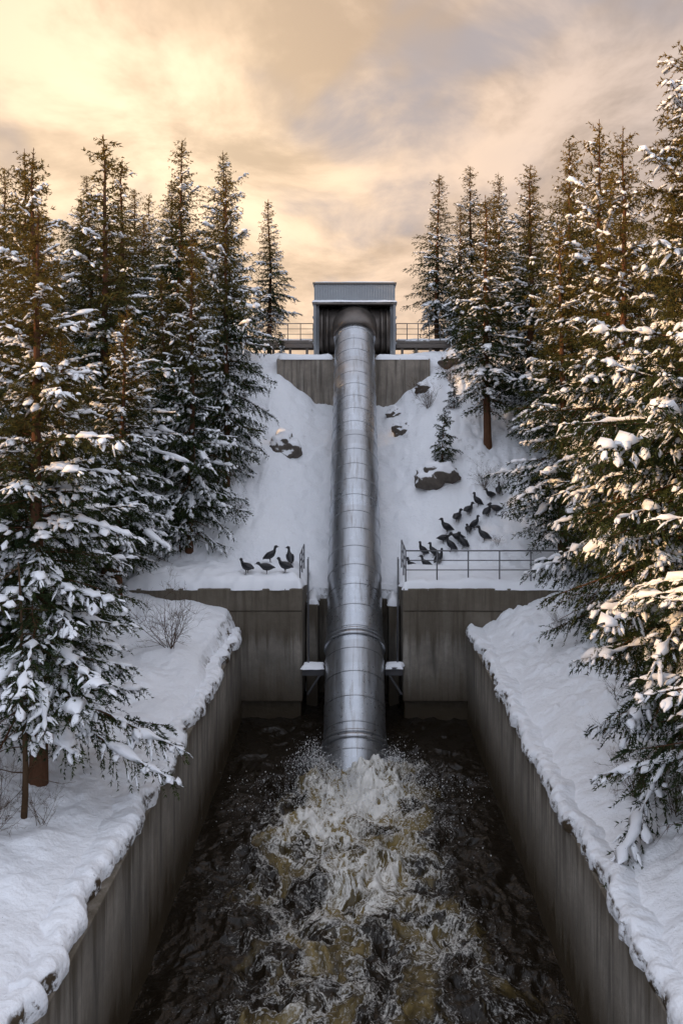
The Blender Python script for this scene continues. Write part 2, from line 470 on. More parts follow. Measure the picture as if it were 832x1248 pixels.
for sgn in (-1, 1):
    e = empty("walkway_bridge")
    mb = MB(); xa, xb = (-5.0, -1.98) if sgn < 0 else (1.98, 4.6)
    mb.box(xa, xb, 39.2, 40.6, 13.0, 13.14)
    mb.box(xa, xb, 39.2, 39.3, 12.78, 12.98); mb.box(xa, xb, 40.5, 40.6, 12.78, 12.98)
    for q in range(4):
        x = xa + .3 + (xb - xa - .6) * q / 3; mb.box(x - .06, x + .06, 39.32, 39.44, 11.6, 12.98)
    mb.build("walkway_deck", [M_DARKM], .01, e)
    snow_slab("walkway_snow", xa, xb, 39.2, 40.6, 13.14, .08, 50 + sgn, .08, e, 0)
    railing("walkway_railing", (xa, 39.25, 13.14), (xb, 39.25, 13.14), .8, 5, 3, .02, e)
railing("steel_railing", (1.6, 25.75, 4.3), (6.5, 25.75, 4.3), .95, 5)
railing("steel_railing", (1.6, 25.77, 4.3), (1.6, 28.0, 4.3), .95, 2)
railing("steel_railing", (-1.72, 25.9, 4.35), (-1.72, 28.0, 4.35), .75, 2)

# ------------------------------------------------------------------ water
xs = np.arange(-3.52, 3.521, .035); yw = np.concatenate([np.arange(-14, 8, .5), np.arange(8, 28.2, .035)])
X, Y = np.meshgrid(xs, yw)
s_ = 21.9 - Y
wid = 1.8 + .14 * np.clip(s_, 0, 20)
ch = np.exp(-np.abs((X + .2 * np.sin(Y * .8)) / wid) ** 2.4) * np.where(s_ > 0, np.exp(-np.clip(s_ - 1.0, 0, 99) * .082), np.exp(s_ * 1.3))
ch = ch * (.42 + 1.05 * fbm(X * .8, Y * .55, 3, 21))
wx = X + .8 * (fbm(X * .9, Y * .9, 3, 51) - .5); wy = Y + .8 * (fbm(X * .9, Y * .9, 3, 52) - .5)
fl = fbm(wx * .9, wy * .8, 3, 22) - .5
rid = 1 - np.abs(fbm(wx * 1.7, wy * 1.4, 3, 23) - .5) * 5
rid2 = 1 - np.abs(fbm(wx * 4.2, wy * 3.6, 3, 25) - .5) * 5
spk = fbm(X * 9, Y * 9, 3, 24)
boil = np.exp(-((X / 1.5) ** 2 + ((Y - 21.2) / .8) ** 2))
Z = fl * (.30 + .7 * ch) + rid.clip(-.6, 1) * (.05 + .14 * ch) + rid2.clip(-.6, 1) * (.02 + .075 * ch) + (spk - .5) * (.015 + .11 * ch) + boil * (.10 + .40 * (spk - .4) + .20 * rid2.clip(-.5, 1))
Z = Z * (1 - .6 * sst(3.0, 3.5, np.abs(X)))
crest = (rid.clip(0, 1) * .6 + rid2.clip(0, 1) * .4)
V = np.stack([X, Y, Z], -1).reshape(-1, 3); ny, nx = X.shape
i = np.arange(ny - 1)[:, None] * nx + np.arange(nx - 1)[None]
F = np.stack([i, i + 1, i + nx + 1, i + nx], -1).reshape(-1, 4)
m, t, b = mat("churning_water")
p = pos(t); at = t.node('ShaderNodeAttribute', attribute_name="churn").outputs['Fac']
cr = t.node('ShaderNodeAttribute', attribute_name="crest").outputs['Fac']
wv = t.node('ShaderNodeTexNoise'); t.put(wv.inputs['Vector'], p); wv.inputs['Scale'].default_value = 1.1; wv.inputs['Detail'].default_value = 4
wp = t.vmath('ADD', p, t.vmath('MULTIPLY', wv.outputs['Color'], (1.2, 1.2, 0)))
wp = t.mapping(wp, (1.0, .7, .15))
n1 = t.noise(wp, 1.5, 7, .62, .1); n2 = t.noise(wp, 4.0, 6, .64, .15)
def ridge(n, k): return t.math('SUBTRACT', 1, t.math('MULTIPLY', t.math('ABSOLUTE', t.math('SUBTRACT', n, .5)), k))
rg = t.math('MAXIMUM', ridge(n1, 11.), t.math('SUBTRACT', ridge(n2, 10.), .10))
rg = t.math('MAXIMUM', rg, t.math('SUBTRACT', t.math('MULTIPLY', cr, 1.1), .15))
hi = t.noise(p, 20, 4, .75)
rg = t.math('ADD', rg, t.math('MULTIPLY', t.math('SUBTRACT', hi, .5), 1.15))
thr = t.math('SUBTRACT', 1.14, t.math('MULTIPLY', at, 1.05))
foam = t.rng(t.math('SUBTRACT', rg, thr), -.02, .55, 0, 1, True)
tan = t.rng(t.math('ADD', at, t.math('MULTIPLY', t.math('SUBTRACT', n1, .5), 1.5)), .36, .85, 0, .9, True)
c = t.mix(tan, (.014, .010, .006), (.27, .20, .075))
c = t.mix(foam, c, (.84, .82, .77))
t.put(b.inputs['Base Color'], c); t.put(b.inputs['Roughness'], t.rng(foam, 0, 1, .10, .7))
b.inputs['IOR'].default_value = 1.33
t.put(b.inputs['Normal'], t.bump(t.math('ADD', t.math('MULTIPLY', foam, .6), t.noise(wp, 6, 4, .6, .2)), .55, .08))
me = mesh_from("river_water", V, [(F, 0, True)], [m])
a = me.attributes.new("churn", 'FLOAT', 'POINT'); a.data.foreach_set("value", ch.ravel().astype(np.float32))
a = me.attributes.new("crest", 'FLOAT', 'POINT'); a.data.foreach_set("value", crest.ravel().astype(np.float32))
add("river_water", me)

rng = np.random.default_rng(5)
N = 17000
ang = rng.uniform(-math.pi * 1.0, 0, N)
rad = rng.uniform(.85, 1.15, N)
bx = np.cos(ang) * rad * .95; by = 22.4 + np.sin(ang) * rad * 1.15
jet = (fbm(ang * 6, ang * 0, 3, 40) ** 2) * 2.8
tt = rng.random(N); vh = rng.uniform(.1, .8, N)
px = bx + np.cos(ang) * vh * tt * 1.4 + rng.normal(0, .05, N); py = by + np.sin(ang) * vh * tt * 1.3 + rng.normal(0, .05, N)
pz = .05 + jet * (4 * tt * (1 - tt)) * rng.random(N) ** 1.3 * .8
k = 6500
px[:k] = rng.normal(0, 1.2, k); py[:k] = 21.2 - np.abs(rng.normal(0, 1.6, k)); pz[:k] = .10 + np.abs(rng.normal(0, .13, k))
sz = .004 + .014 * rng.random(N) ** 5
octv = np.array([(1,0,0),(-1,0,0),(0,1,0),(0,-1,0),(0,0,1.3),(0,0,-1.3)])
octf = np.array([(0,2,4),(2,1,4),(1,3,4),(3,0,4),(2,0,5),(1,2,5),(3,1,5),(0,3,5)])
C = np.stack([px, py, pz], -1)
V = (C[:, None] + octv[None] * sz[:, None, None]).reshape(-1, 3)
F = (octf[None] + (np.arange(N) * 6)[:, None, None]).reshape(-1, 3)
m, t, b = mat("foam_droplets"); b.inputs['Roughness'].default_value = .3
t.put(b.inputs['Base Color'], t.mix(t.noise(pos(t), 8, 1), (.75, .76, .76), (.9, .9, .9)))
add("water_splash", mesh_from("water_splash", V, [(F, 0, True)], [m]))

# ------------------------------------------------------------------ spruce trees
def strips(P, Sd, w, th, rng):
    T, k = w.shape
    prof = np.array([(1, -.1), (.5, .85), (-.5, .85), (-1, -.15), (0, -.4)])
    nP = len(prof)
    jit = 1 + rng.uniform(-.4, .4, (T, k, nP))
    V = P[:, :, None, :] + Sd[:, None, None, :] * (prof[None, None, :, 0] * jit * w[:, :, None])[..., None]
    V[..., 2] += prof[None, None, :, 1] * jit * th[:, :, None]
    V = V.reshape(-1, 3)
    base = (np.arange(T)[:, None, None] * k + np.arange(k - 1)[None, :, None]) * nP
    a = np.arange(nP)[None, None]; b_ = (np.arange(nP) + 1)[None, None] % nP
    F = np.stack(np.broadcast_arrays(base + a, base + b_, base + nP + b_, base + nP + a), -1).reshape(-1, 4)
    return V, F

def make_spruce(name, seed, Hh=10., R=1.8, start=.08, snow=.6, dens=1.0, big=1.0, lod=1.0):
    rng = np.random.default_rng(seed)
    Vs = []; G = []; nv = 0
    def push(V, F, m, sm):
        nonlocal nv
        Vs.append(V); G.append((F + nv, m, sm)); nv += len(V)
    k = 14; tz = np.linspace(-.4, Hh, k); n = 9
    wob = np.cumsum(rng.normal(0, .022, (k, 2)), 0)
    r = .0125 * Hh * (1 - tz / Hh) ** .85 + .006; r[0] *= 1.25
    th = np.linspace(0, 2 * np.pi, n, endpoint=False)
    V = np.stack([wob[:, None, 0] + np.cos(th) * r[:, None], wob[:, None, 1] + np.sin(th) * r[:, None], np.repeat(tz[:, None], n, 1)], -1).reshape(-1, 3)
    base = np.arange(k - 1)[:, None] * n; a = np.arange(n)[None]; b_ = (np.arange(n) + 1)[None] % n
    push(V, np.stack(np.broadcast_arrays(base + a, base + b_, base + n + b_, base + n + a), -1).reshape(-1, 4), 1, True)
    TA, TD, TL, TS, TT = [], [], [], [], []
    h = start * Hh
    ph = rng.uniform(0, 6.28, 3)
    while h < Hh * .975:
        t = (h - start * Hh) / (Hh * (1 - start))
        nb = rng.integers(5, 8) if t < .85 else 4
        a0 = rng.uniform(0, 6.28)
        lev = rng.uniform(.72, 1.14)
        for q in range(nb):
            az = a0 + q * 6.283 / nb + rng.normal(0, .3)
            prof = (1 - t) ** .86 * 1.08 * (1 - .4 * max(0, .14 - t) / .14)
            irr = 1 + .18 * math.sin(az + ph[0] + h * 1.3) + .14 * math.sin(2 * az + ph[1] - h * 2.1)
            Lb = R * prof * rng.uniform(.55, 1.15) * lev * irr + .08
            if rng.random() < .07: Lb *= 1.22
            hh = h + rng.uniform(-.14, .14)
            s0 = -.20 + 1.10 * t ** 1.3 + rng.normal(0, .12); dr = .40 * (1 - t) + rng.uniform(0, .22); tip = .26
            dx, dy = math.cos(az), math.sin(az)
            nu = 6; u = np.linspace(0, 1, nu)
            cr = np.interp(hh, tz, wob[:, 0]), np.interp(hh, tz, wob[:, 1])
            bend = rng.normal(0, .12) * Lb
            PX = lambda u: np.stack([cr[0] + dx * Lb * u - dy * bend * u ** 2, cr[1] + dy * Lb * u + dx * bend * u ** 2, hh + Lb * (s0 * u - dr * u ** 2 + tip * u ** 3 * (1 - t))], -1)
            P = PX(u)
            br = (.006 + .010 * Lb) * (1 - u * .85)
            th3 = np.array([0, 2.09, 4.19]); sd = np.array([-dy, dx, 0]); up = np.array([0, 0, 1.])
            Vb = (P[:, None] + (np.cos(th3)[None, :, None] * sd + np.sin(th3)[None, :, None] * up) * br[:, None, None]).reshape(-1, 3)
            bs = np.arange(nu - 1)[:, None] * 3; aa = np.arange(3)[None]; bb = (np.arange(3) + 1)[None] % 3
            push(Vb, np.stack(np.broadcast_arrays(bs + aa, bs + bb, bs + 3 + bb, bs + 3 + aa), -1).reshape(-1, 4), 1, True)
            dead = t < .06 and rng.random() < .6
            nt = max(4, int(Lb / (.064 * lod ** .5 / dens)))
            ut = np.clip(np.linspace(.08, 1, nt) + rng.normal(0, .012, nt), 0, 1)
            ut = np.repeat(ut, 2); side = np.tile([1., -1.], nt)
            A = PX(ut); tg = PX(np.minimum(ut + .02, 1.02)) - A; tg /= np.linalg.norm(tg, axis=1)[:, None] + 1e-9
            ang = rng.uniform(.55, 1.15, len(ut)) * (1 - .55 * (ut > .93))
            D = tg * np.cos(ang)[:, None] + sd[None] * (side * np.sin(ang))[:, None]
            D[:, 2] += rng.normal(-.22, .32, len(ut))
            D /= np.linalg.norm(D, axis=1)[:, None]
            tl = (.05 + .05 * min(Lb, 1) + .38 * min(Lb, 1.8) ** .85 * np.clip(1.05 - ut, 0, 1) ** .6 * np.clip(ut * 5, .3, 1)) * rng.uniform(.5, 1.2, len(ut))
            if dead:
                keep = rng.random(len(ut)) < .3; A, D, tl = A[keep], D[keep], tl[keep]
            sn = (rng.random() < snow * (1.1 - 1.0 * max(0, t - .25) / .75)) and not dead
            TA.append(A); TD.append(D); TL.append(tl); TS.append(np.full(len(tl), sn)); TT.append(np.full(len(tl), .0 if dead else 1.))
            if sn:
                us = np.linspace(rng.uniform(.2, .5), 1.0, 12); Pb = PX(us); Pb[:, 2] += br[0] * .5 + .012
                nn = fbm(us * Lb * 7 + seed, us * 0 + hh, 3, q)
                w = (.018 + .062 * min(Lb, 1.6) * rng.uniform(.6, 1.3)) * np.clip((nn - .36) * 5.0, .06, 1.4); w[0] = .004; w[-1] *= .35
                V, F = strips(Pb[None], np.array([[-dy, dx, 0]]), w[None], (w * .6 + .006)[None], rng); push(V, F, 2, True)
        h += rng.uniform(.16, .28) * (1 if t < .85 else .75)
    TA.append(np.array([[wob[-1, 0], wob[-1, 1], Hh - .5], [wob[-1, 0], wob[-1, 1], Hh - .25]])); TD.append(np.array([[0, 0, 1.], [0.05, 0, 1.]])); TL.append(np.array([.3, .3])); TS.append(np.array([False, False])); TT.append(np.ones(2))
    A = np.concatenate(TA); D = np.concatenate(TD); tl = np.concatenate(TL); sn = np.concatenate(TS); al = np.concatenate(TT)
    T = len(tl)
    def tp(i, v):
        p = A[i] + D[i] * (tl[i] * v)[:, None]; p[:, 2] -= .38 * tl[i] * v ** 2; return p
    sdv = np.cross(D, [0, 0, 1.]); sdv /= np.linalg.norm(sdv, axis=1)[:, None] + 1e-9
    ii = np.arange(T)
    if lod == 1:
        p0 = tp(ii, np.zeros(T)); p1 = tp(ii, np.ones(T))
        V = np.stack([p0 - sdv * .004, p0 + sdv * .004, p1], 1).reshape(-1, 3)
        push(V, np.arange(T * 3).reshape(-1, 3), 1, False)
    w_ = tl * al; N = int(w_.sum() / .0125 * dens / lod)
    idx = rng.choice(T, N, p=w_ / w_.sum()); v = rng.random(N)
    p = tp(idx, v)
    rv = rng.normal(size=(N, 3)); rv /= np.linalg.norm(rv, axis=1)[:, None]
    d = D[idx] * .75 + rv * .75; d[:, 2] -= .3 * v
    d /= np.linalg.norm(d, axis=1)[:, None]
    ln = rng.uniform(.038, .078, N)[:, None] * lod ** .5
    wv_ = np.cross(d, rng.normal(size=(N, 3))); wv_ /= np.linalg.norm(wv_, axis=1)[:, None]
    nw = .0098 * lod ** .6
    V = np.stack([p - wv_ * nw, p + wv_ * nw, p + d * ln], 1).reshape(-1, 3)
    push(V, np.arange(N * 3).reshape(-1, 3), 0, False)
    def pillows(prob, wl, wh, ll, lh, tk, k=5):
        si = np.where(sn & (rng.random(T) < prob) & (tl > .09))[0]
        if not len(si): return
        n_ = len(si)
        v0 = rng.uniform(0, .6, n_); le = rng.uniform(ll, lh, n_) / tl[si]
        P = np.stack([tp(si, np.clip(v0 + le * x, 0, 1.05)) for x in np.linspace(0, 1, k)], 1); P[:, :, 2] += .014
        w = rng.uniform(wl, wh, n_)[:, None] * np.interp(np.linspace(0, 1, k), [0, .25, .5, .75, 1], [.25, .9, 1.1, .85, .2])[None] * rng.uniform(.75, 1.25, (n_, k))
        V, F = strips(P, sdv[si], w, w * tk + .004, rng); push(V, F, 2, True)
    pillows(.38 if lod == 1 else .42, .024 * big, .066 * big, .07, .20, .6, 5 if lod == 1 else 4)
    if lod == 1: pillows(.34, .010, .026, .05, .16, .8)
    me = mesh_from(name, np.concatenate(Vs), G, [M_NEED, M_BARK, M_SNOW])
    return me

SPEC = [(1, 1.9, .14, .74), (2, 1.6, .10, .60), (3, 2.1, .07, .74), (4, 1.4, .16, .46), (6, 1.75, .05, .68)]
VAR = [make_spruce("spruce_%d" % s_[0], s_[0], 10, s_[1], s_[2], s_[3], 1.0) for s_ in SPEC]
FAR = [make_spruce("spruce_far_%d" % s_[0], s_[0] + 20, 10, s_[1], s_[2], s_[3], 1.0, 1.15, 2.2) for s_ in SPEC]
SMALL = make_spruce("spruce_small", 8, 2.0, .62, .03, .6, 1.3, .5)
rng = np.random.default_rng(77)
def tree(x, y, top, var, wide=1., rot=None, parent=None, name="spruce_tree"):
    z = Hs(x, y); s = (top - z) / 10.
    o = add(name, (VAR if 8 < y < 24 and parent is None else FAR)[var], (x, y, z - .05), parent)
    o.scale = (s * wide, s * wide, s); o.rotation_euler = (rng.normal(0, .015), rng.normal(0, .015), rng.uniform(0, 6.28) if rot is None else rot)
    return o
T = [(-5.4, 14.0, 13.0, 0, 1.25), (-8.3, 17.5, 14.8, 2, 1.0), (-9.9, 25.5, 17.9, 4, 1.05), (-8.0, 26.5, 18.6, 1, 1.15), (-5.7, 28.6, 15.8, 4, .95),
     (-7.6, 35.5, 21.6, 1, 1.15), (-4.9, 31.3, 18.8, 2, .82), (-5.6, 36.3, 21.4, 0, .98), (-4.2, 40.5, 20.3, 3, 1.15), (-11.5, 29.0, 18.9, 0, 1.0),
     (-6.9, 30.6, 14.9, 1, 1.1), (-9.5, 33.0, 19.9, 3, 1.2), (-13.6, 32.0, 19.2, 2, .9), (-8.8, 22.5, 14.6, 4, 1.0), (-6.9, 20.2, 11.6, 4, 1.15), (-11.0, 20.5, 15.8, 1, 1.2), (-7.0, 24.2, 12.8, 0, 1.1),
     (-6.6, 33.5, 17.2, 3, 1.2), (-8.6, 38.5, 20.6, 0, 1.0), (-6.4, 41.5, 19.4, 1, 1.1),
     (4.1, 41.0, 21.7, 3, 1.15), (6.0, 42.0, 22.2, 1, 1.15), (5.3, 32.8, 18.4, 3, 1.25), (6.8, 38.5, 21.0, 0, 1.0), (7.2, 33.5, 19.8, 1, 1.2),
     (8.3, 31.5, 20.2, 2, .9), (6.9, 27.0, 15.8, 1, 1.2), (8.2, 27.5, 19.4, 0, 1.0), (6.6, 21.0, 16.9, 4, 1.0), (8.2, 20.0, 15.4, 2, .95), (5.5, 13.4, 16.1, 2, .9), (6.9, 16.6, 15.6, 0, .98), (5.75, 10.6, 13.4, 4, 1.2),
     (5.0, 39.5, 19.8, 4, .9), (7.4, 24.2, 15.0, 3, 1.3), (9.6, 36.0, 21.0, 2, .9), (8.6, 41.0, 21.5, 4, 1.0)]
for a_ in T: tree(*a_)
forest = empty("distant_forest")
cnt = 0
for q in range(900):
    y = rng.uniform(26, 64); x = rng.uniform(-.56, .56) * (y + 2)
    if abs(x) < max(5.0, .145 * y) or (y < 38 and abs(x) < 10): continue
    if any((x - a_[0]) ** 2 + (y - a_[1]) ** 2 < 4.0 for a_ in T): continue
    T.append((x, y))
    ztop = CAMZ + y * rng.uniform(.19, .31)
    if ztop - Hs(x, y) < 4: continue
    tree(x, y, ztop, int(rng.integers(0, 5)), rng.uniform(1.0, 1.3), None, forest, "shade_spruce"); cnt += 1
    if cnt > 58: break
for q in range(18):  # spruces added left of view and behind camera to shade the banks
    x = -rng.uniform(10.5, 16); y = rng.uniform(-8, 24)
    tree(x, y, rng.uniform(9.0, 12.0), int(rng.integers(0, 5)), 1.3, None, forest, "shade_spruce")
for q in range(5):
    tree(rng.uniform(10, 18), rng.uniform(8, 24), rng.uniform(12, 17), int(rng.integers(0, 5)), 1.1, None, forest, "shade_spruce")
def sap(x, y, s):
    o = add("young_spruce", SMALL, (x, y, Hs(x, y) - .05)); o.scale = (s, s, s * 1.1); o.rotation_euler[2] = x * 3
sap(3.35, 32.2, 1.0); sap(-6.0, 28.6, .9); sap(4.3, 35.0, .6); sap(-5.1, 30.2, .7); sap(4.9, 37.6, .8); sap(-3.5, 38.9, .45); sap(2.9, 39.5, .35)

# ------------------------------------------------------------------ shrubs / bare saplings
def shrub_mesh(name, seed, Hh, stems, spread=.5, depth=3):
    rng = np.random.default_rng(seed); mb = MB()
    def grow_(p, d, l, r, dep):
        P = [p.copy()]; R_ = [r]; dd = d.copy()
        for k in range(4):
            dd = (dd + Vector(rng.normal(0, .12, 3)) + Vector((0, 0, .04))).normalized()
            P.append(P[-1] + dd * l / 4); R_.append(r * (1 - .17 * (k + 1)))
        mb.tube(P, R_, 4, 0, False)
        if dep > 0:
            for k in range(int(rng.integers(3, 5))):
                j = rng.integers(1, 5)
                nd = (dd + Vector(rng.normal(0, .5, 3))).normalized()
                grow_(P[j], nd, l * rng.uniform(.4, .65), max(r * .5, .0022), dep - 1)
    for k in range(stems):
        a_ = rng.uniform(0, 6.28); d = Vector((math.cos(a_) * spread * rng.random(), math.sin(a_) * spread * rng.random(), 1)).normalized()
        grow_(Vector((rng.normal(0, .05), rng.normal(0, .05), -.05)), d, Hh * rng.uniform(.45, .7), .0045 + Hh * .0022, depth)
    me = bpy.data.meshes.new(name); me.from_pydata(mb.v, [], mb.f); me.materials.append(M_TWIG); me.update(); return me
SH = [shrub_mesh("shrub_a", 1, 1.5, 14, 1.3), shrub_mesh("shrub_b", 2, 1.0, 7, 1.1), shrub_mesh("shrub_c", 3, .8, 6, .9)]
def shrub(x, y, s, v, z=None):
    o = add("bare_shrub", SH[v], (x, y, Hs(x, y) if z is None else z)); o.scale = (s, s, s); o.rotation_euler[2] = x * 7 + y
for a_ in [(-4.75, 21.4, 1.3, 0), (4.6, 13.4, .8, 0), (4.9, 12.6, .8, 0), (5.2, 11.6, .8, 1), (5.3, 16.5, .6, 1), (3.2, 35.5, .9, 0), (2.7, 36.4, .9, 1), (4.2, 36.6, .9, 0), (4.9, 31.0, .8, 0), (5.4, 30.6, .9, 1),
           (5.6, 22.5, .5, 0), (-5.7, 13.0, .9, 1), (-5.4, 12.2, .8, 0), (-6.2, 15.5, .9, 0), (-5.9, 17.0, .8, 1), (-4.3, 30.2, .6, 0), (5.0, 28.9, .6, 2), (-4.9, 12.8, .7, 1)]:
    shrub(*a_)
def bare_tree(x, y, Hh, seed):
    rng = np.random.default_rng(seed); mb = MB(); z0 = Hs(x, y)
    P = [Vector((x, y, z0 - .2))]
    for k in range(8): P.append(P[-1] + Vector((rng.normal(0, .03), rng.normal(0, .03), Hh / 8)))
    mb.tube(P, [.055 * (1 - .1 * k) for k in range(9)], 7)
    for k in range(34):
        j = rng.integers(2, 9); p = P[j] + Vector((0, 0, rng.uniform(-.3, 0))); a_ = rng.uniform(0, 6.28)
        d = Vector((math.cos(a_), math.sin(a_), rng.uniform(-.2, .3))); l = rng.uniform(.3, .8)
        Q = [p]
        for i_ in range(4):
            d = (d + Vector(rng.normal(0, .15, 3))).normalized(); Q.append(Q[-1] + d * l / 4)
            mb.tube([Q[-1], Q[-1] + (d + Vector(rng.normal(0, .6, 3))).normalized() * l * .35], [.004, .002], 4, 0, False)
        mb.tube(Q, [.012, .009, .007, .005, .003], 4, 0, False)
    mb.build("bare_sapling", [M_TWIG])
bare_tree(-5.2, 12.9, 4.2, 3); bare_tree(-5.9, 15.2, 3.2, 4)

# ------------------------------------------------------------------ rocks
m, t, b = mat("snowy_rock"); p = pos(t); nz = nrmz(t); n = t.noise(p, 5, 7, .65)
c = t.mix(n, (.03, .026, .022), (.17, .14, .115))
sm = t.rng(t.math('ADD', nz, t.math('MULTIPLY', t.math('SUBTRACT', t.noise(p, 2.5, 5), .5), 1.2)), .22, .34)
t.put(b.inputs['Base Color'], t.mix(sm, c, (.86, .87, .90))); b.inputs['Roughness'].default_value = .85
t.put(b.inputs['Normal'], t.bump(n, .9, .05)); M_ROCK = m
def rock(x, y, s, seed):
    bm = bmesh.new(); bmesh.ops.create_icosphere(bm, subdivisions=4, radius=1)
    for v in bm.verts:
        q = v.co * 1.1 + Vector((seed * 7.3, 0, 0))
        d = 1 + .45 * mnoise.noise(q) + .22 * mnoise.noise(q * 2.3) + .1 * mnoise.noise(q * 5)
        v.co = Vector((v.co.x * d * s[0], v.co.y * d * s[1], v.co.z * d * s[2]))
    me = bpy.data.meshes.new("boulder"); bm.to_mesh(me); bm.free(); me.materials.append(M_ROCK)
    for p_ in me.polygons: p_.use_smooth = True
    add("boulder", me, (x, y, Hs(x, y) + s[2] * .02))
for k, a_ in enumerate([(-2.95, 33.8, (.7, .6, .65)), (3.2, 31.7, (.85, .6, .6)), (2.0, 35.4, (.4, .35, .4)), (4.4, 37.4, (.55, .4, .45)), (1.75, 36.4, (.35, .3, .35)), (3.0, 36.6, (.3, .3, .3))]):
    rock(a_[0], a_[1], a_[2], k + 1)

# ------------------------------------------------------------------ birds
m, t, b = mat("black_plumage"); n = t.noise(pos(t), 30, 4)
t.put(b.inputs['Base Color'], t.mix(n, (.006, .006, .008), (.022, .022, .026))); b.inputs['Roughness'].default_value = .45; M_BIRD = m
m, t, b = mat("bird_bill"); t.put(b.inputs['Base Color'], t.mix(t.noise(pos(t), 30), (.05, .045, .04), (.12, .10, .08))); M_BILL = m
def bird_mesh(name, neck, lean, pitch, turn):
    V = []; F = []; Mi = []
    def loft(path, n=12, m=0):
        b0 = len(V); k = len(path)
        for i_, (x, y, z, ry, rz) in enumerate(path):
            a_ = path[max(i_ - 1, 0)]; c_ = path[min(i_ + 1, k - 1)]
            tg = Vector((c_[0] - a_[0], c_[1] - a_[1], c_[2] - a_[2])).normalized()
            sd = Vector((0, 1, 0)); sd = (sd - tg * sd.dot(tg)).normalized(); up = tg.cross(sd)
            for j in range(n):
                th = 6.2832 * j / n; V.append(tuple(Vector((x, y, z)) + sd * math.cos(th) * ry + up * math.sin(th) * rz))
        for i_ in range(k - 1):
            for j in range(n):
                F.append((b0 + i_*n + j, b0 + i_*n + (j+1) % n, b0 + (i_+1)*n + (j+1) % n, b0 + (i_+1)*n + j)); Mi.append(m)
        F.append(tuple(b0 + j for j in range(n))[::-1]); Mi.append(m); F.append(tuple(b0 + (k-1)*n + j for j in range(n))); Mi.append(m)
    cp, sp = math.cos(pitch), math.sin(pitch)
    def bd(x, z): return (x * cp - (z - .27) * sp, .27 + x * sp + (z - .27) * cp)
    B = []
    for x, z, ry, rz in [(-.31, .25, .045, .010), (-.25, .255, .06, .026), (-.19, .262, .09, .068), (-.10, .265, .128, .115), (0, .27, .14, .135), (.09, .285, .125, .125), (.155, .315, .09, .095)]:
        q = bd(x, z); B.append((q[0], 0, q[1], ry, rz))
    sx_, sz_ = B[-1][0], B[-1][2]
    nh = .19 * neck
    B += [(sx_ + .035 + lean * .2, 0, sz_ + nh * .28, .062, .066), (sx_ + .04 + lean * .5, 0, sz_ + nh * .6, .048, .050), (sx_ + .04 + lean * .9, 0, sz_ + nh * .9, .045, .047)]
    hx, hz = sx_ + .05 + lean, sz_ + nh + .02; ct, st = math.cos(turn), math.sin(turn)
    for d_, dz_, ry, rz in [(.0, .01, .055, .058), (.045, .012, .052, .054), (.085, .004, .032, .032)]: B.append((hx + d_ * ct, d_ * st, hz + dz_, ry, rz))
    loft(B)
    loft([(hx + d_ * ct, d_ * st, hz + z_, a_, c_) for d_, z_, a_, c_ in [(.08, .002, .022, .020), (.12, -.006, .019, .012), (.155, -.010, .014, .006)]], 8, 1)
    for s_ in (-1, 1):
        W = []
        for x, z, ry, rz in [(.12, .30, .01, .03), (.06, .30, .022, .07), (-.05, .295, .026, .078), (-.15, .285, .02, .05), (-.23, .275, .012, .022), (-.28, .27, .004, .006)]:
            q = bd(x, z); W.append((q[0], s_ * (.122 if x > -.1 else .122 + (x + .1) * .28), q[1], ry, rz))
        loft(W, 8)
        loft([(-.01, s_ * .05, .20, .03, .03), (0, s_ * .05, .12, .016, .016), (.0, s_ * .05, .06, .009, .009), (.005, s_ * .05, .008, .009, .009)], 6, 1)
        for a_ in (-.45, 0, .45): loft([(0, s_ * .05, .008, .008, .006), (.07 * math.cos(a_), s_ * .05 + .07 * math.sin(a_), .006, .007, .004)], 5, 1)
        b0 = len(V); V.extend([(0, s_ * .05, .009), (.063 * math.cos(.45), s_ * .05 - .063 * math.sin(.45), .006), (.068, s_ * .05, .006), (.063 * math.cos(.45), s_ * .05 + .063 * math.sin(.45), .006)])
        F.append((b0, b0+1, b0+2, b0+3)); Mi.append(1)
    me = bpy.data.meshes.new(name); me.from_pydata(V, [], F); me.materials.append(M_BIRD); me.materials.append(M_BILL)
    me.polygons.foreach_set("material_index", Mi); me.polygons.foreach_set("use_smooth", [True] * len(F)); me.update(); return me
BM = [bird_mesh("duck_upright", .9, .03, .38, .2), bird_mesh("duck_level", .7, .05, .12, -.6), bird_mesh("duck_low", .3, .08, .05, .3), bird_mesh("duck_tall", 1.0, .0, .55, .9)]
def bird(x, y, z, yaw, v, s=1.0):
    o = add("black_duck", BM[v], (x, y, z)); o.rotation_euler[2] = yaw; o.scale = (s, s, s)
bpy.context.view_layer.update()
dg = bpy.context.evaluated_depsgraph_get()
def ground(x, y):
    hit, loc, *_ = scene.ray_cast(dg, Vector((x, y, 7.5 if y < 30 else 9)), Vector((0, 0, -1)))
    return loc.z if hit else Hs(x, y)
for x, y, yaw, v in [(-3.45, 26.3, 2.6, 1), (-2.82, 27.4, .4, 0), (-2.15, 27.3, 1.9, 3), (-2.80, 26.2, 3.3, 2), (-2.2, 26.1, 2.8, 1)]:
    bird(x, y, ground(x, y) - .01, yaw, v, .9)
rng = np.random.default_rng(12)
spots = [(1.85, 28.3), (2.1, 28.7), (2.5, 28.45), (2.35, 29.0), (2.75, 28.9), (2.95, 28.5), (3.1, 29.2), (3.4, 28.8), (3.3, 29.55), (3.65, 29.2), (3.75, 29.8), (4.0, 29.4), (4.15, 30.0), (4.35, 29.6), (4.55, 30.2), (4.8, 29.8), (5.0, 30.4), (5.25, 30.0), (5.3, 30.6), (3.9, 28.9), (2.1, 28.2), (4.6, 29.1)]
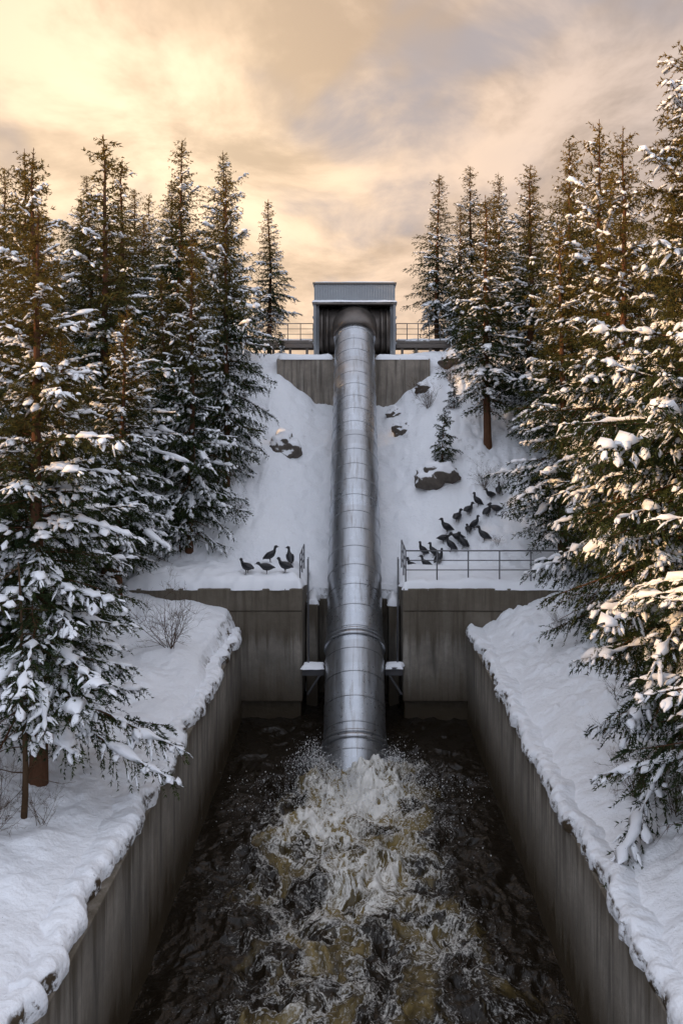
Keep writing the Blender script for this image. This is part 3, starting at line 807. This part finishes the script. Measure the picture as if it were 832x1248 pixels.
for k, (x, y) in enumerate(spots):
    x += rng.normal(0, .05); y += rng.normal(0, .06)
    bird(x, y, Hs(x, y) - .02, rng.choice([.3, 2.8, 3.4, 1.2]) + rng.normal(0, .4), int(rng.choice([0, 1, 1, 2, 3])), rng.uniform(.8, .95))

# ------------------------------------------------------------------ world, sun
SUN_EL, SUN_AZ = math.radians(12), math.radians(-110)
sd = Vector((math.sin(SUN_AZ) * math.cos(SUN_EL), math.cos(SUN_AZ) * math.cos(SUN_EL), math.sin(SUN_EL)))
w = bpy.data.worlds.new("World"); scene.world = w; w.use_nodes = True
t = NT(w.node_tree); bg = t.n['Background']
sky = t.node('ShaderNodeTexSky', sky_type='NISHITA'); sky.sun_disc = False; sky.sun_elevation = SUN_EL; sky.sun_rotation = SUN_AZ % (2 * math.pi)
tc = t.node('ShaderNodeTexCoord'); d = t.vmath('NORMALIZE', tc.outputs['Generated'])
sxn = t.node('ShaderNodeSeparateXYZ'); t.put(sxn.inputs[0], d)
zc = t.math('MAXIMUM', sxn.outputs[2], 0)
den = t.math('ADD', zc, .28)
cv = t.node('ShaderNodeCombineXYZ'); t.put(cv.inputs[0], t.math('DIVIDE', sxn.outputs[0], den)); t.put(cv.inputs[1], t.math('DIVIDE', sxn.outputs[1], den))
cl = t.noise(t.mapping(cv.outputs[0], (1.0, .9, 1), (3.1, 1.2, 0)), 2.8, 6, .60, .35)
cl2 = t.noise(t.mapping(cv.outputs[0], (1, .8, 1), (5.5, 4, 2)), 1.7, 4, .58, .25)
g = Vector((-.24, 1, .33)).normalized()
dot = t.vmath('DOT_PRODUCT', d, tuple(g), out=1)
glow = t.math('POWER', t.math('MAXIMUM', dot, 0), 7.)
core = t.math('POWER', t.math('MAXIMUM', dot, 0), 40.)
lowz = t.math('MULTIPLY', t.rng(zc, .36, .0, 0, 1, True), t.rng(sxn.outputs[1], -.2, .8))
warm = t.math('MAXIMUM', glow, t.math('MULTIPLY', lowz, .95))
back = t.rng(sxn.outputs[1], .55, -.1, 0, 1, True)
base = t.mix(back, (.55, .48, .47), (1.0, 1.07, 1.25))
col = t.mix(warm, base, (.98, .69, .46))
col = t.mix(t.math('MULTIPLY', core, .8), col, (1.26, .95, .65))
shade = t.rng(cl, .34, .66, .68, 1.22, True)
cloudc = t.scale(col, shade)
belly = t.math('MULTIPLY', t.rng(cl2, .50, .64, 0, 1, True), t.rng(cl, .66, .42, .15, .8))
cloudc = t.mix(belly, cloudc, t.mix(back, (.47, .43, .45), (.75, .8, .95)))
skyc = t.scale(sky.outputs[0], .10)
cov = t.rng(cl2, .28, .42, .72, 1.0, True)
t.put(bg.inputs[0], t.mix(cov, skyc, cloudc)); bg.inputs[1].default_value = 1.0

ld = bpy.data.lights.new("sun", 'SUN'); ld.energy = 5.0; ld.angle = math.radians(2); ld.color = (1, .60, .26)
lo = bpy.data.objects.new("sun", ld); COL.objects.link(lo); lo.rotation_euler = sd.to_track_quat('Z', 'Y').to_euler(); lo.location = (0, 0, 40)

# ------------------------------------------------------------------ camera
cd = bpy.data.cameras.new("camera"); co = bpy.data.objects.new("camera", cd); COL.objects.link(co)
co.location = (0, 0, CAMZ); co.rotation_euler = (math.radians(90), 0, 0)
cd.lens = 28.85; cd.sensor_width = 36; cd.shift_x = -.0128; cd.shift_y = -.0913; cd.clip_end = 2000; cd.clip_start = .05
scene.camera = co
scene.view_settings.view_transform = 'Standard'; scene.view_settings.look = 'None'; scene.view_settings.exposure = 0
